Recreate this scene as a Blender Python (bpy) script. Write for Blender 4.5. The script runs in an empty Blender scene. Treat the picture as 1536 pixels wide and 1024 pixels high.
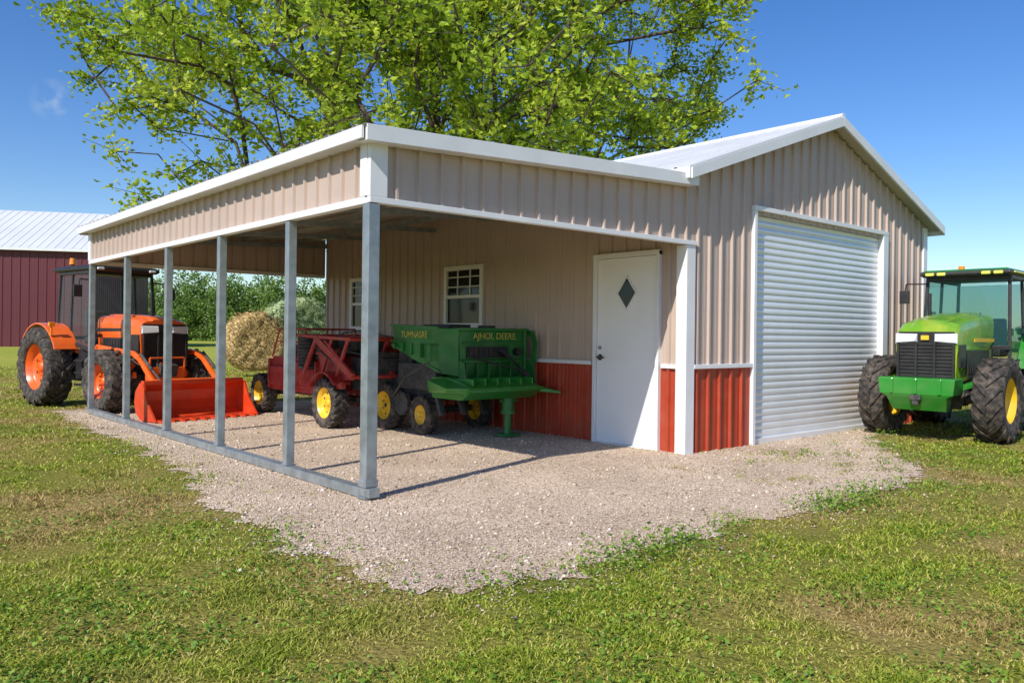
import bpy, math, random
import numpy as np
from mathutils import Vector, Matrix, noise
random.seed(7); rng=np.random.default_rng(7)
scene=bpy.context.scene
COL=scene.collection
V=Vector
# ------------------------------------------------------------------ materials
def nt(name):
    m=bpy.data.materials.new(name); m.use_nodes=True
    t=m.node_tree; b=t.nodes['Principled BSDF']; return m,t,b
def N(t,k,**kw):
    n=t.nodes.new(k)
    for a,v in kw.items(): setattr(n,a,v)
    return n
def sc(c,k): return (min(c[0]*k,1),min(c[1]*k,1),min(c[2]*k,1),1)
def mat(name,col,rough=.5,metal=0,var=.12,vs=3,bump=0,bs=40,dust=0,dcol=(.35,.29,.22),coat=0,stretch=(1,1,1)):
    m,t,b=nt(name); L=t.links
    tc=N(t,'ShaderNodeTexCoord'); mp=N(t,'ShaderNodeMapping'); mp.inputs['Scale'].default_value=stretch
    L.new(tc.outputs['Object'],mp.inputs['Vector'])
    n=N(t,'ShaderNodeTexNoise'); n.inputs['Scale'].default_value=vs; n.inputs['Detail'].default_value=6
    L.new(mp.outputs[0],n.inputs['Vector'])
    r=N(t,'ShaderNodeValToRGB'); r.color_ramp.elements[0].position=.3; r.color_ramp.elements[1].position=.7
    r.color_ramp.elements[0].color=sc(col,1-var); r.color_ramp.elements[1].color=sc(col,1+var)
    L.new(n.outputs['Fac'],r.inputs[0]); out=r.outputs[0]
    if dust>0:
        n2=N(t,'ShaderNodeTexNoise'); n2.inputs['Scale'].default_value=vs*2.3; n2.inputs['Detail'].default_value=8
        L.new(tc.outputs['Object'],n2.inputs['Vector'])
        r2=N(t,'ShaderNodeValToRGB'); r2.color_ramp.elements[0].position=.42; r2.color_ramp.elements[1].position=.75
        r2.color_ramp.elements[1].color=(dust,dust,dust,1)
        L.new(n2.outputs['Fac'],r2.inputs[0])
        mx=N(t,'ShaderNodeMixRGB'); L.new(r2.outputs[0],mx.inputs[0]); L.new(out,mx.inputs[1]); mx.inputs[2].default_value=(*dcol,1)
        out=mx.outputs[0]
    L.new(out,b.inputs['Base Color'])
    rr=N(t,'ShaderNodeMapRange'); rr.inputs[3].default_value=max(rough-.08,.03); rr.inputs[4].default_value=min(rough+.12,1)
    L.new(n.outputs['Fac'],rr.inputs[0]); L.new(rr.outputs[0],b.inputs['Roughness'])
    b.inputs['Metallic'].default_value=metal
    if coat: b.inputs['Coat Weight'].default_value=coat; b.inputs['Coat Roughness'].default_value=.12
    if bump:
        n3=N(t,'ShaderNodeTexNoise'); n3.inputs['Scale'].default_value=bs; n3.inputs['Detail'].default_value=6
        L.new(mp.outputs[0],n3.inputs['Vector'])
        bp=N(t,'ShaderNodeBump'); bp.inputs['Strength'].default_value=bump; bp.inputs['Distance'].default_value=.02
        L.new(n3.outputs['Fac'],bp.inputs['Height']); L.new(bp.outputs[0],b.inputs['Normal'])
    return m
TAN=mat('tan_siding',(.49,.385,.325),.42,var=.06,vs=1.2,dust=.16,dcol=(.40,.33,.27))
REDW=mat('red_wainscot',(.40,.045,.016),.4,var=.12,vs=2,dust=.2,dcol=(.36,.17,.1))
WHITE=mat('white_trim',(.76,.77,.78),.4,var=.05,vs=2,dust=.2,dcol=(.55,.52,.47))
DOORW=mat('white_door_paint',(.82,.83,.84),.38,var=.03,vs=2,dust=.08,dcol=(.6,.57,.5))
ROOFM=mat('galvalume_roof',(.76,.77,.78),.38,metal=.2,var=.05,vs=.8,dust=.1)
ROLL=mat('roll_door_steel',(.80,.82,.84),.34,metal=.25,var=.05,vs=1.5,dust=.14,dcol=(.6,.57,.52))
GALV=mat('galvanised_steel',(.30,.34,.36),.4,metal=.5,var=.22,vs=9,dust=.2,dcol=(.33,.31,.29))
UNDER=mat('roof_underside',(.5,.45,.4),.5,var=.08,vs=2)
BLACK=mat('black_plastic',(.018,.018,.02),.45,var=.2,vs=5,dust=.12,dcol=(.16,.14,.11))
DARK=mat('dark_cast_metal',(.04,.04,.042),.6,var=.3,vs=7,dust=.4,dcol=(.2,.17,.13))
TYRE=mat('tyre_rubber',(.026,.024,.023),.8,var=.2,vs=6,bump=.3,bs=60,dust=.8,dcol=(.19,.145,.11))
ORANGE=mat('orange_paint',(.85,.13,.01),.33,var=.08,vs=3,dust=.14,coat=.4)
ORED=mat('red_orange_paint',(.66,.05,.01),.36,var=.16,vs=3,dust=.22,dcol=(.4,.2,.12),coat=.2)
GREEN=mat('green_paint',(.02,.23,.022),.32,var=.1,vs=3,dust=.14,coat=.4)
GREEN_SUNLIT=mat('green_hood_sun_highlight',(.15,.37,.016),.28,var=.14,vs=2,dust=.5,dcol=(.58,.56,.06),coat=.6)  # sun highlight on the green hood, put into the colour as yellow-green with yellow mottling
DGREEN=mat('worn_green_paint',(.014,.17,.03),.42,var=.25,vs=3,dust=.28,dcol=(.16,.19,.11),coat=.15)
YELLOW=mat('yellow_paint',(.85,.52,.015),.38,var=.08,vs=4,dust=.25,coat=.2)
MRED=mat('implement_red_paint',(.40,.022,.018),.42,var=.22,vs=4,dust=.25,coat=.1)
AMBER=mat('amber_plastic',(.9,.28,.01),.2,var=.05)
MAROON=mat('maroon_siding',(.11,.016,.026),.5,var=.08,vs=.4)
BARNROOF=mat('barn_roof',(.66,.68,.7),.5,var=.05,vs=.3)
BARK=mat('bark',(.08,.06,.043),.9,var=.4,vs=3,bump=.8,bs=12,stretch=(1,1,.25))
SEAT=mat('seat_vinyl',(.05,.045,.04),.6)
LENS=mat('headlight_lens',(.85,.87,.9),.08,metal=.2,var=.05)
YLENS=mat('yellow_lamp_strip',(.75,.75,.12),.2,var=.05)
def glassmat(name,tint,tr_,fac=.25):
    m,t,b=nt(name); L=t.links
    b.inputs['Base Color'].default_value=(*tint,1); b.inputs['Roughness'].default_value=.04
    b.inputs['Specular IOR Level'].default_value=.9
    tr=N(t,'ShaderNodeBsdfTransparent'); tr.inputs[0].default_value=(*tr_,1)
    mx=N(t,'ShaderNodeMixShader'); mx.inputs[0].default_value=fac
    L.new(tr.outputs[0],mx.inputs[1]); L.new(b.outputs[0],mx.inputs[2])
    L.new(mx.outputs[0],t.nodes['Material Output'].inputs[0]); return m
CABG=glassmat('tinted_cab_glass',(.04,.13,.13),(.58,.76,.74),.38)
CABD=glassmat('clear_cab_glass',(.14,.24,.24),(.93,.97,.96),.14)
m,t,b=nt('dark_window_glass'); b.inputs['Base Color'].default_value=(.008,.011,.015,1); b.inputs['Roughness'].default_value=.06; b.inputs['Specular IOR Level'].default_value=.35
nn=N(t,'ShaderNodeTexNoise'); nn.inputs['Scale'].default_value=1.5; bb=N(t,'ShaderNodeBump'); bb.inputs['Strength'].default_value=.05
t.links.new(nn.outputs['Fac'],bb.inputs['Height']); t.links.new(bb.outputs[0],b.inputs['Normal']); DGLASS=m
# ------------------------------------------------------------------ builder
class MB:
    def __init__(s): s.v=[];s.f=[];s.m=[];s.s=[]
    def add(s,vs,fs,mat=0,smooth=False):
        o=len(s.v); s.v+= [tuple(p) for p in vs]
        for f in fs: s.f.append(tuple(i+o for i in f)); s.m.append(mat); s.s.append(smooth)
        return s
    def hexa(s,p,mat=0):
        return s.add(p,[(3,2,1,0),(4,5,6,7),(0,1,5,4),(1,2,6,5),(2,3,7,6),(3,0,4,7)],mat)
    def box(s,x0,x1,y0,y1,z0,z1,mat=0):
        return s.hexa([(x0,y0,z0),(x1,y0,z0),(x1,y1,z0),(x0,y1,z0),(x0,y0,z1),(x1,y0,z1),(x1,y1,z1),(x0,y1,z1)],mat)
    def vbeam(s,p0,p1,w,h,mat=0):
        p0=V(p0);p1=V(p1); d=(p1-p0); sd=V((-d.y,d.x,0)).normalized()*w/2; u=V((0,0,h))
        return s.hexa([p0-sd,p1-sd,p1+sd,p0+sd,p0-sd+u,p1-sd+u,p1+sd+u,p0+sd+u],mat)
    def beam(s,p0,p1,w,h=None,mat=0,ref=(0,1,0)):
        h=h or w; p0=V(p0);p1=V(p1); d=(p1-p0).normalized(); r=V(ref)
        if abs(d.dot(r))>.95: r=V((1,0,0))
        a=d.cross(r).normalized()*h/2; b=d.cross(a).normalized()*w/2
        return s.hexa([p0-a-b,p0+a-b,p0+a+b,p0-a+b,p1-a-b,p1+a-b,p1+a+b,p1-a+b],mat)
    def cyl(s,p0,p1,r0,r1=None,n=14,mat=0,caps=True):
        r1=r0 if r1 is None else r1; p0=V(p0);p1=V(p1); d=(p1-p0).normalized()
        a=d.orthogonal().normalized(); b=d.cross(a)
        vs=[];
        for p,r in((p0,r0),(p1,r1)):
            for i in range(n):
                t=2*math.pi*i/n; vs.append(p+a*r*math.cos(t)+b*r*math.sin(t))
        s.add(vs,[(i,(i+1)%n,n+(i+1)%n,n+i) for i in range(n)],mat,True)
        if caps: s.add(vs,[tuple(range(n))[::-1],tuple(range(n,2*n))],mat)
        return s
    def pipe(s,pts,r,n=8,mat=0):
        for a,b in zip(pts[:-1],pts[1:]): s.cyl(a,b,r,n=n,mat=mat)
        return s
    def loft(s,secs,mat=0,smooth=False,cap=True):
        n=len(secs[0]); vs=[p for q in secs for p in q]; fs=[]
        for k in range(len(secs)-1):
            for i in range(n): fs.append((k*n+i,k*n+(i+1)%n,(k+1)*n+(i+1)%n,(k+1)*n+i))
        s.add(vs,fs,mat,smooth)
        if cap: s.add(secs[0],[tuple(range(n))[::-1]],mat); s.add(secs[-1],[tuple(range(n))],mat)
        return s
    def prism(s,prof,y0,y1,mat=0,ax='Y'):
        f=(lambda a,b,c:(a,c,b)) if ax=='Y' else ((lambda a,b,c:(c,a,b)))
        return s.loft([[f(a,b,y0) for a,b in prof],[f(a,b,y1) for a,b in prof]],mat)
    def lathe(s,prof,mp,n=32,mat=0,smooth=True,t0=0,t1=2*math.pi):
        full=abs(t1-t0-2*math.pi)<1e-6; k=len(prof); cnt=n if full else n+1
        vs=[mp(r,a,t0+(t1-t0)*i/n) for i in range(cnt) for r,a in prof]
        fs=[]
        for i in range(n):
            j=(i+1)%n if full else i+1
            for q in range(k-1): fs.append((i*k+q,j*k+q,j*k+q+1,i*k+q+1))
        return s.add(vs,fs,mat,smooth)
OFF={}
def obj(mb,name,mats,parent=None,bevel=0,label=None,sh=(0,0,0),extra=None):
    a=np.array(mb.v,dtype=float)+np.array(sh)
    c=(a.min(0)+a.max(0))/2
    if parent is None: c=np.array([c[0],c[1],a[:,2].min()])
    me=bpy.data.meshes.new(name); me.from_pydata((a-c).tolist(),[],mb.f)
    for m_ in (mats if isinstance(mats,(list,tuple)) else [mats]): me.materials.append(m_)
    me.polygons.foreach_set('material_index',mb.m); me.polygons.foreach_set('use_smooth',mb.s); me.update()
    o=bpy.data.objects.new(name,me); COL.objects.link(o); c=V(c); OFF[o.name]=c
    if parent: o.parent=parent; o.location=c-OFF[parent.name]
    else: o.location=c
    if bevel:
        md=o.modifiers.new('bevel','BEVEL'); md.width=bevel; md.segments=2; md.limit_method='ANGLE'; md.angle_limit=.6; md.harden_normals=False
    if label: o['label']=label
    for k_,v_ in (extra or {}).items(): o[k_]=v_
    return o
def thing(name,loc,label,cat,yaw=0,**ex):
    e=bpy.data.objects.new(name,None); COL.objects.link(e); e.location=loc; e.rotation_euler=(0,0,yaw); e.empty_display_size=.3
    e['label']=label; e['category']=cat
    for k_,v_ in ex.items(): e[k_]=v_
    OFF[e.name]=V((0,0,0)); return e
def fastmesh(name,verts,loops,starts,mats,tone=None,smooth=False):
    me=bpy.data.meshes.new(name); me.vertices.add(len(verts)); me.vertices.foreach_set('co',verts.astype(np.float32).ravel())
    me.loops.add(len(loops)); me.loops.foreach_set('vertex_index',loops.astype(np.int32))
    me.polygons.add(len(starts)); me.polygons.foreach_set('loop_start',starts.astype(np.int32))
    if tone is not None:
        at=me.attributes.new('tone','FLOAT','POINT'); at.data.foreach_set('value',tone.astype(np.float32))
    for m_ in mats: me.materials.append(m_)
    me.update(calc_edges=True); me.validate()
    o=bpy.data.objects.new(name,me); COL.objects.link(o); OFF[o.name]=V((0,0,0)); return o
def ribs(mb,P,U,W,u0,u1,v0,vt,Nn,mat=0,sp=.23,h=.028,hw=.026,extra=(),minor=True):
    P=V(P);U=V(U);W=V(W);Nn=V(Nn)
    f=vt if callable(vt) else (lambda u:vt)
    g=v0 if callable(v0) else (lambda u:v0)
    pts=[(u0,0),(u1,0)]
    for e in extra:
        if u0<e<u1: pts.append((e,0.0001))
    for k in range(int(u0/sp)-1,int(u1/sp)+2):
        for o_,hh in((-hw,0),(-hw*.55,h),(hw*.55,h),(hw,0)):
            u=k*sp+o_
            if u0+1e-4<u<u1-1e-4: pts.append((u,hh))
        if minor:
            for q in (.34,.66):
                for o_,hh in((-.009,0),(0,h*.12),(.009,0)):
                    u=(k+q)*sp+o_
                    if u0+1e-4<u<u1-1e-4: pts.append((u,hh))
    pts.sort(); vs=[]
    for u,hh in pts:
        vs.append(P+U*u+W*g(u)+Nn*hh); vs.append(P+U*u+W*f(u)+Nn*hh)
    mb.add(vs,[(2*i,2*i+2,2*i+3,2*i+1) for i in range(len(pts)-1)],mat)
def text(name,body,size,mat_,parent,loc,rot,sh=(0,0,0)):
    c=bpy.data.curves.new(name,'FONT'); c.body=body; c.size=size; c.extrude=.002; c.align_x='CENTER'; c.align_y='CENTER'
    o=bpy.data.objects.new('tmp_text',c); COL.objects.link(o)
    dg=bpy.context.evaluated_depsgraph_get(); dg.update(); me=bpy.data.meshes.new_from_object(o.evaluated_get(dg)); bpy.data.objects.remove(o)
    me.materials.clear(); me.materials.append(mat_)
    q=bpy.data.objects.new(name,me); COL.objects.link(q); q.parent=parent; q.location=V(loc)+V(sh)-OFF[parent.name]; q.rotation_euler=rot
    return q
# ------------------------------------------------------------------ dims
XG=4.17; XR=10.59; XP=7.38; YL=8.6; HD=2.43; WZ=1.0
zr=lambda X:4.34-.345*abs(X-XP)
# ------------------------------------------------------------------ garage
G=thing('metal_garage',(0,0,0),'tan and red metal garage with open lean-to on steel posts','garage')
w=MB()
X1,Z1=(1,0,0),(0,0,1)
ribs(w,(0,0,0),X1,Z1,XG,5.5,WZ+.02,zr,(0,-1,0))
ribs(w,(0,0,0),X1,Z1,5.5,9.1,2.9,zr,(0,-1,0),extra=(XP,))
ribs(w,(0,0,0),X1,Z1,9.1,XR,WZ+.02,zr,(0,-1,0))
DY0,DY1,DZ=.355,1.42,2.37
W1=(3.7,4.63,1.47,2.38); W2=(6.6,7.57,1.42,2.33)
Y1=(0,1,0)
def sw(u0,u1,a,b): ribs(w,(XG,0,0),Y1,Z1,u0,u1,a,b,(-1,0,0))
sw(0,DY0,WZ+.02,3.2); sw(DY0,DY1,DZ,3.2); sw(DY1,W1[0],WZ+.02,3.2)
sw(W1[0],W1[1],WZ+.02,W1[2]); sw(W1[0],W1[1],W1[3],3.2); sw(W1[1],W2[0],WZ+.02,3.2)
sw(W2[0],W2[1],WZ+.02,W2[2]); sw(W2[0],W2[1],W2[3],3.2); sw(W2[1],YL,WZ+.02,3.2)
ribs(w,(XR,0,0),Y1,Z1,0,YL,WZ+.02,3.2,(1,0,0)); ribs(w,(0,YL,0),X1,Z1,XG,XR,WZ+.02,zr,(0,1,0),extra=(XP,))
obj(w,'wall',TAN,G)
w=MB()
ribs(w,(0,0,0),X1,Z1,XG,5.5,0,WZ,(0,-1,0)); ribs(w,(0,0,0),X1,Z1,9.1,XR,0,WZ,(0,-1,0))
ribs(w,(XG,0,0),Y1,Z1,0,DY0,0,WZ,(-1,0,0)); ribs(w,(XG,0,0),Y1,Z1,DY1,YL,0,WZ,(-1,0,0))
ribs(w,(XR,0,0),Y1,Z1,0,YL,0,WZ,(1,0,0)); ribs(w,(0,YL,0),X1,Z1,XG,XR,0,WZ,(0,1,0))
obj(w,'wainscot',REDW,G)
w=MB()
w.box(XG-.04,XG+.12,-.04,-.005,0,2.404); w.box(XG-.04,XG-.005,-.005,.11,0,2.404)
w.box(XR-.1,XR+.04,-.04,-.005,0,3.2); w.box(XR+.005,XR+.04,-.005,.12,0,3.2)
w.box(XG+.12,5.49,-.045,0,WZ-.02,WZ+.03); w.box(9.18,XR-.1,-.045,0,WZ-.02,WZ+.03)
w.box(XG-.045,XG,DY1+.03,YL,WZ-.02,WZ+.03); w.box(XG-.045,XG,.11,DY0-.03,WZ-.02,WZ+.03)
w.box(5.49,5.55,-.05,.1,0,2.95); w.box(9.02,9.18,-.05,.1,0,2.95); w.box(5.49,9.18,-.053,.1,2.951,3.01)
obj(w,'trim',WHITE,G,bevel=.004)
w=MB(); OH=.2
sl=math.sqrt(1+.345**2)
for sgn in(-1,1):
    Wv=V((-sgn,0,.345)).normalized(); xe=3.95 if sgn<0 else 10.84
    Ln=abs(xe-XP)*sl; P=V((xe,0,zr(xe)+.09)); Nv=V((sgn*.345,0,1)).normalized()
    ribs(w,P,Y1,Wv,-OH-.02,YL+OH,0,Ln,Nv,h=.018)
    lo=[(xe,-OH,zr(xe)+.02),(xe,YL+OH,zr(xe)+.02),(XP,YL+OH,zr(XP)+.02),(XP,-OH,zr(XP)+.02)]
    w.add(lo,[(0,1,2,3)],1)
w.cyl((XP,-OH-.02,zr(XP)+.09),(XP,YL+OH,zr(XP)+.09),.05,n=8)
rf=obj(w,'roof',[ROOFM,UNDER],G)
w=MB()
for xe in(3.95,10.84):
    w.vbeam((xe,-OH-.02,zr(xe)-.045),(XP,-OH-.02,zr(XP)-.045),.03,.13)
    w.vbeam((xe,YL+OH,zr(xe)-.045),(XP,YL+OH,zr(XP)-.045),.03,.13)
w.box(10.84,10.87,-OH-.02,YL+OH,zr(10.84)-.05,zr(10.84)+.085)
w.box(3.92,3.95,-OH-.02,YL+OH,zr(3.95)-.04,zr(3.95)+.085)
obj(w,'fascia',WHITE,G,bevel=.003)
NS=34
w=MB(); n=NS*8; vs=[];fs=[]
for i in range(n+1):
    z=2.94*i/n; y=.05-.014*abs(math.sin(math.pi*z/(2.94/NS)))**.6
    vs+=[(5.551,y,z),(9.019,y,z)]
w.add(vs,[(2*i,2*i+1,2*i+3,2*i+2) for i in range(n)],0,True); w.box(5.56,9.01,.0,.07,0.0,.07)
rd=obj(w,'roll_up_door',ROLL,G)
w=MB(); w.box(XG-.02,XG+.02,DY0+.055,DY1-.055,.02,DZ-.055)
d=obj(w,'door',DOORW,G,bevel=.004)
w=MB(); w.box(XG-.05,XG+.03,DY0,DY0+.05,0,DZ); w.box(XG-.05,XG+.03,DY1-.05,DY1,0,DZ); w.box(XG-.053,XG+.03,DY0,DY1,DZ-.05,DZ+.01); w.box(XG-.06,XG+.03,DY0+.05,DY1-.05,0,.018)
obj(w,'door_frame',WHITE,d,bevel=.003)
cy,cz=.87,1.88
def dia(a,b,x): return [(x,cy-a,cz),(x,cy,cz-b),(x,cy+a,cz),(x,cy,cz+b)]
w=MB(); w.add(dia(.14,.19,XG-.026),[(0,1,2,3)],0); obj(w,'window_pane',DGLASS,d)
w=MB(); o_=dia(.165,.225,XG-.036)+dia(.14,.19,XG-.036)+dia(.165,.225,XG-.0205)+dia(.14,.19,XG-.0205)
fs=[]
for i in range(4):
    j=(i+1)%4; fs+=[(i,j,4+j,4+i),(i,j,8+j,8+i),(4+i,4+j,12+j,12+i)]
w.add(o_,fs); obj(w,'window_frame',WHITE,d)
w=MB(); w.cyl((XG-.02,1.31,1.08),(XG-.03,1.31,1.08),.04,n=16); w.cyl((XG-.03,1.31,1.08),(XG-.08,1.31,1.08),.012); w.cyl((XG-.075,1.32,1.08),(XG-.075,1.2,1.08),.011,n=8)
obj(w,'handle',DARK,d)
w=MB(); w.cyl((XG-.02,1.31,1.2),(XG-.035,1.31,1.2),.025,n=14); obj(w,'lock',GALV,d)
for (a,b_,z0,z1) in (W1,W2):
    zm=(z0+z1)/2
    w=MB(); w.box(XG-.012,XG,a+.05,b_-.05,z0+.05,z1-.05)
    g=obj(w,'window',DGLASS,G)
    w=MB(); x0,x1=XG-.05,XG+.03
    w.box(x0,x1,a-.02,a+.05,z0-.02,z1+.02); w.box(x0,x1,b_-.05,b_+.02,z0-.02,z1+.02); w.box(x0-.003,x1,a+.05,b_-.05,z1-.05,z1+.02); w.box(x0-.003,x1,a+.05,b_-.05,z0-.02,z0+.05)
    w.box(XG-.04,XG-.013,a+.05,b_-.05,zm-.025,zm+.025)
    for k in(1,2): yy=a+(b_-a)*k/3; w.box(XG-.03,XG-.013,yy-.01,yy+.01,zm+.025,z1-.05)
    for k in(1,2): zz=zm+(z1-zm)*k/3; w.box(XG-.033,XG-.013,a+.05,b_-.05,zz-.009,zz+.009)
    obj(w,'window_frame',WHITE,g,bevel=.003)
    w=MB(); w.box(XG-.09,XG-.002,a-.05,b_+.05,z0-.055,z0-.023); obj(w,'sill',WHITE,g,bevel=.004)
# lean-to
lz=lambda X:2.98+.045*X
w=MB()
ribs(w,(0,0,0),X1,Z1,0,XG-.01,HD,lambda u:lz(u)-.03,(0,-1,0),h=.03,hw=.022,minor=False); ribs(w,(0,0,0),Y1,Z1,0,YL,HD,2.95,(-1,0,0),h=.026,hw=.022,minor=False); ribs(w,(0,YL,0),X1,Z1,0,XG-.02,HD,lambda u:lz(u)-.03,(0,1,0))
LT=obj(w,'lean_to',TAN,G,label='open lean-to with tan skirt panels on steel posts')
w=MB(); P=V((-.17,0,lz(-.17)+.025)); Wv=V((1,0,.045)).normalized()
ribs(w,P,Y1,Wv,-.17,YL+.2,0,4.33,(0,0,1),h=.014,hw=.04)
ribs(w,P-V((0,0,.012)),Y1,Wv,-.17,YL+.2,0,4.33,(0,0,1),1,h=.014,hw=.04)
obj(w,'roof',[ROOFM,UNDER],LT)
w=MB()
w.vbeam((-.15,-.16,lz(-.15)-.105),(XG-.01,-.16,lz(XG)-.105),.03,.13)
w.vbeam((-.15,YL+.15,lz(-.15)-.1),(XG-.01,YL+.15,lz(XG)-.1),.03,.12)
w.box(-.185,-.16,-.145,YL+.15,lz(-.15)-.09,lz(-.15)+.012)
w.vbeam((-.15,-.075,lz(-.15)-.10),(XG-.01,-.075,lz(XG)-.10),.13,.01)
w.box(-.16,0,-.015,YL,lz(0)-.085,lz(0)-.075)
obj(w,'fascia',WHITE,LT,bevel=.003)
w=MB()
w.box(-.045,XG+.13,-.055,-.005,HD-.025,HD+.025); w.box(-.05,.03,.03,YL,HD-.03,HD+.03); w.box(.03,XG-.04,YL-.03,YL+.05,HD-.03,HD+.03); w.box(-.045,.03,-.005,.03,HD-.028,HD+.02); w.box(.03,XG-.05,-.005,.03,HD-.022,HD+.02)
w.box(-.045,.12,-.052,-.003,HD+.026,2.93); w.box(-.052,-.003,-.003,.10,HD+.031,2.9)
w.box(-.052,-.003,YL-.1,YL+.03,HD+.031,2.9)
obj(w,'trim',WHITE,LT,bevel=.004)
w=MB(); w.box(-.05,.05,.06,YL,.012,.09); w.box(-.07,.07,-.07,.07,.012,.025); w.box(-.052,.052,-.1,.06,.025,.1)
obj(w,'base_rail',GALV,LT,bevel=.005)
for y,hw in((0,.052),(1.45,.042),(3.15,.042),(4.9,.042),(6.65,.042),(YL-.04,.042)):
    w=MB(); w.box(-hw,hw,y-hw,y+hw,.102 if y==0 else .092,HD-.032)
    if y==0: w.box(-.06,.06,-.06,.06,.102,.16)
    else: w.box(-.055,.055,y-.055,y+.055,.092,.105)
    obj(w,'post',GALV,LT,bevel=.006)
w=MB()
for y in(.35,1.45,3.15,4.9,6.65,YL-.1): w.vbeam((.05,y,lz(.05)-.2),(XG-.05,y,lz(XG)-.2),.06,.07)
for x in(.5,1.5,2.5,3.5): w.box(x-.04,x+.04,.05,YL-.05,lz(x)-.115,lz(x)-.05)
for y in(1.45,3.15,4.9,6.65): w.beam((.05,y,2.42),(.55,y,lz(.5)-.17),.05,.05)
obj(w,'roof_frame',GALV,LT)
# ------------------------------------------------------------------ wheels
def wheel(parent,c,R,wd,side,rim,axis='Y',lugs=20,sh=(0,0,0),rrf=.56,lug=True):
    cx,cy_,cz_=c
    if axis=='Y': mp=lambda r,a,t:(cx+r*math.cos(t),cy_+a*side,cz_+r*math.sin(t))
    else: mp=lambda r,a,t:(cx+a*side,cy_+r*math.cos(t),cz_+r*math.sin(t))
    rr=R*rrf
    h=MB(); h.lathe([(0,.2*wd),(rr*.2,.2*wd),(rr*.24,.14*wd),(rr*.24,-.1*wd)],mp,16)
    for k in range(8):
        t=2*math.pi*k/8; p=V(mp(rr*.36,.09*wd,t)); q=V(mp(rr*.36,.17*wd,t)); h.cyl(p,q,rr*.035,n=6)
    H=obj(h,'wheel',rim,parent,sh=sh)
    r_=MB(); r_.lathe([(rr*1.03,.43*wd),(rr*1.03,.38*wd),(rr*.94,.36*wd),(rr*.9,.16*wd),(rr*.82,.1*wd),(rr*.55,.02*wd),(rr*.42,.1*wd),(0,.1*wd)],mp,36)
    r_.lathe([(rr*1.03,-.43*wd),(rr*.94,-.36*wd),(rr*.9,.1*wd)],mp,36)
    for k in range(8):
        t=2*math.pi*(k+.5)/8
        r_.cyl(mp(rr*.68,.055*wd,t),mp(rr*.68,.075*wd,t),rr*.07,n=10,mat=1)
    obj(r_,'rim',[rim,DARK],H,sh=sh)
    t_=MB(); C=.945*R
    pr=[(rr,.4*wd),(rr+.02*R,.46*wd),(.74*R,.5*wd),(.86*R,.49*wd),(.92*R,.44*wd),(C,.3*wd),(C,0)]
    pr=pr+[(a,-b) for a,b in pr[::-1][1:]]
    t_.lathe(pr,mp,40)
    if lug:
        pitch=2*math.pi/lugs; hw=pitch*.2
        for s_ in(1,-1):
            for k in range(lugs):
                th=k*pitch+(pitch/2 if s_<0 else 0)
                st=[(0.0,th,.93*R,R),(.22*wd,th+pitch*.35,.93*R,R),(.44*wd,th+pitch*.8,.90*R,.99*R),(.505*wd,th+pitch*.95,.78*R,.87*R)]
                secs=[]
                for a,tt,r0,r1 in st: secs.append([mp(r0,a*s_,tt-hw),mp(r1,a*s_,tt-hw*.8),mp(r1,a*s_,tt+hw*.8),mp(r0,a*s_,tt+hw)])
                x=st[-1]; secs[-1]=[mp(x[2],.47*wd*s_,x[1]-hw),mp(x[3],.53*wd*s_,x[1]-hw*.8),mp(x[3],.53*wd*s_,x[1]+hw*.8),mp(x[2],.47*wd*s_,x[1]+hw)]
                t_.loft(secs)
    obj(t_,'tyre',TYRE,H,sh=sh)
    return H
def hoodsec(x,w_,zb,zt):
    h=[(x,w_*.94,zb),(x,w_*.97,zt-.40),(x,w_,zt-.30),(x,w_,zt-.13),(x,w_*.97,zt-.075),(x,w_*.90,zt-.035),(x,w_*.76,zt-.010),(x,w_*.52,zt),(x,w_*.47,zt+.022),(x,w_*.25,zt+.03)]
    return [(a,-b,c) for a,b,c in h]+h[::-1]
def arc(mb,cx,cz,r,a0,a1,y0,y1,th=.03,mat=0,n=16):
    secs=[]
    for i in range(n+1):
        a=math.radians(a0+(a1-a0)*i/n); c_,s_=math.cos(a),math.sin(a)
        secs.append([(cx+r*c_,y0,cz+r*s_),(cx+r*c_,y1,cz+r*s_),(cx+(r+th)*c_,y1,cz+(r+th)*s_),(cx+(r+th)*c_,y0,cz+(r+th)*s_)])
    mb.loft(secs,mat)
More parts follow.
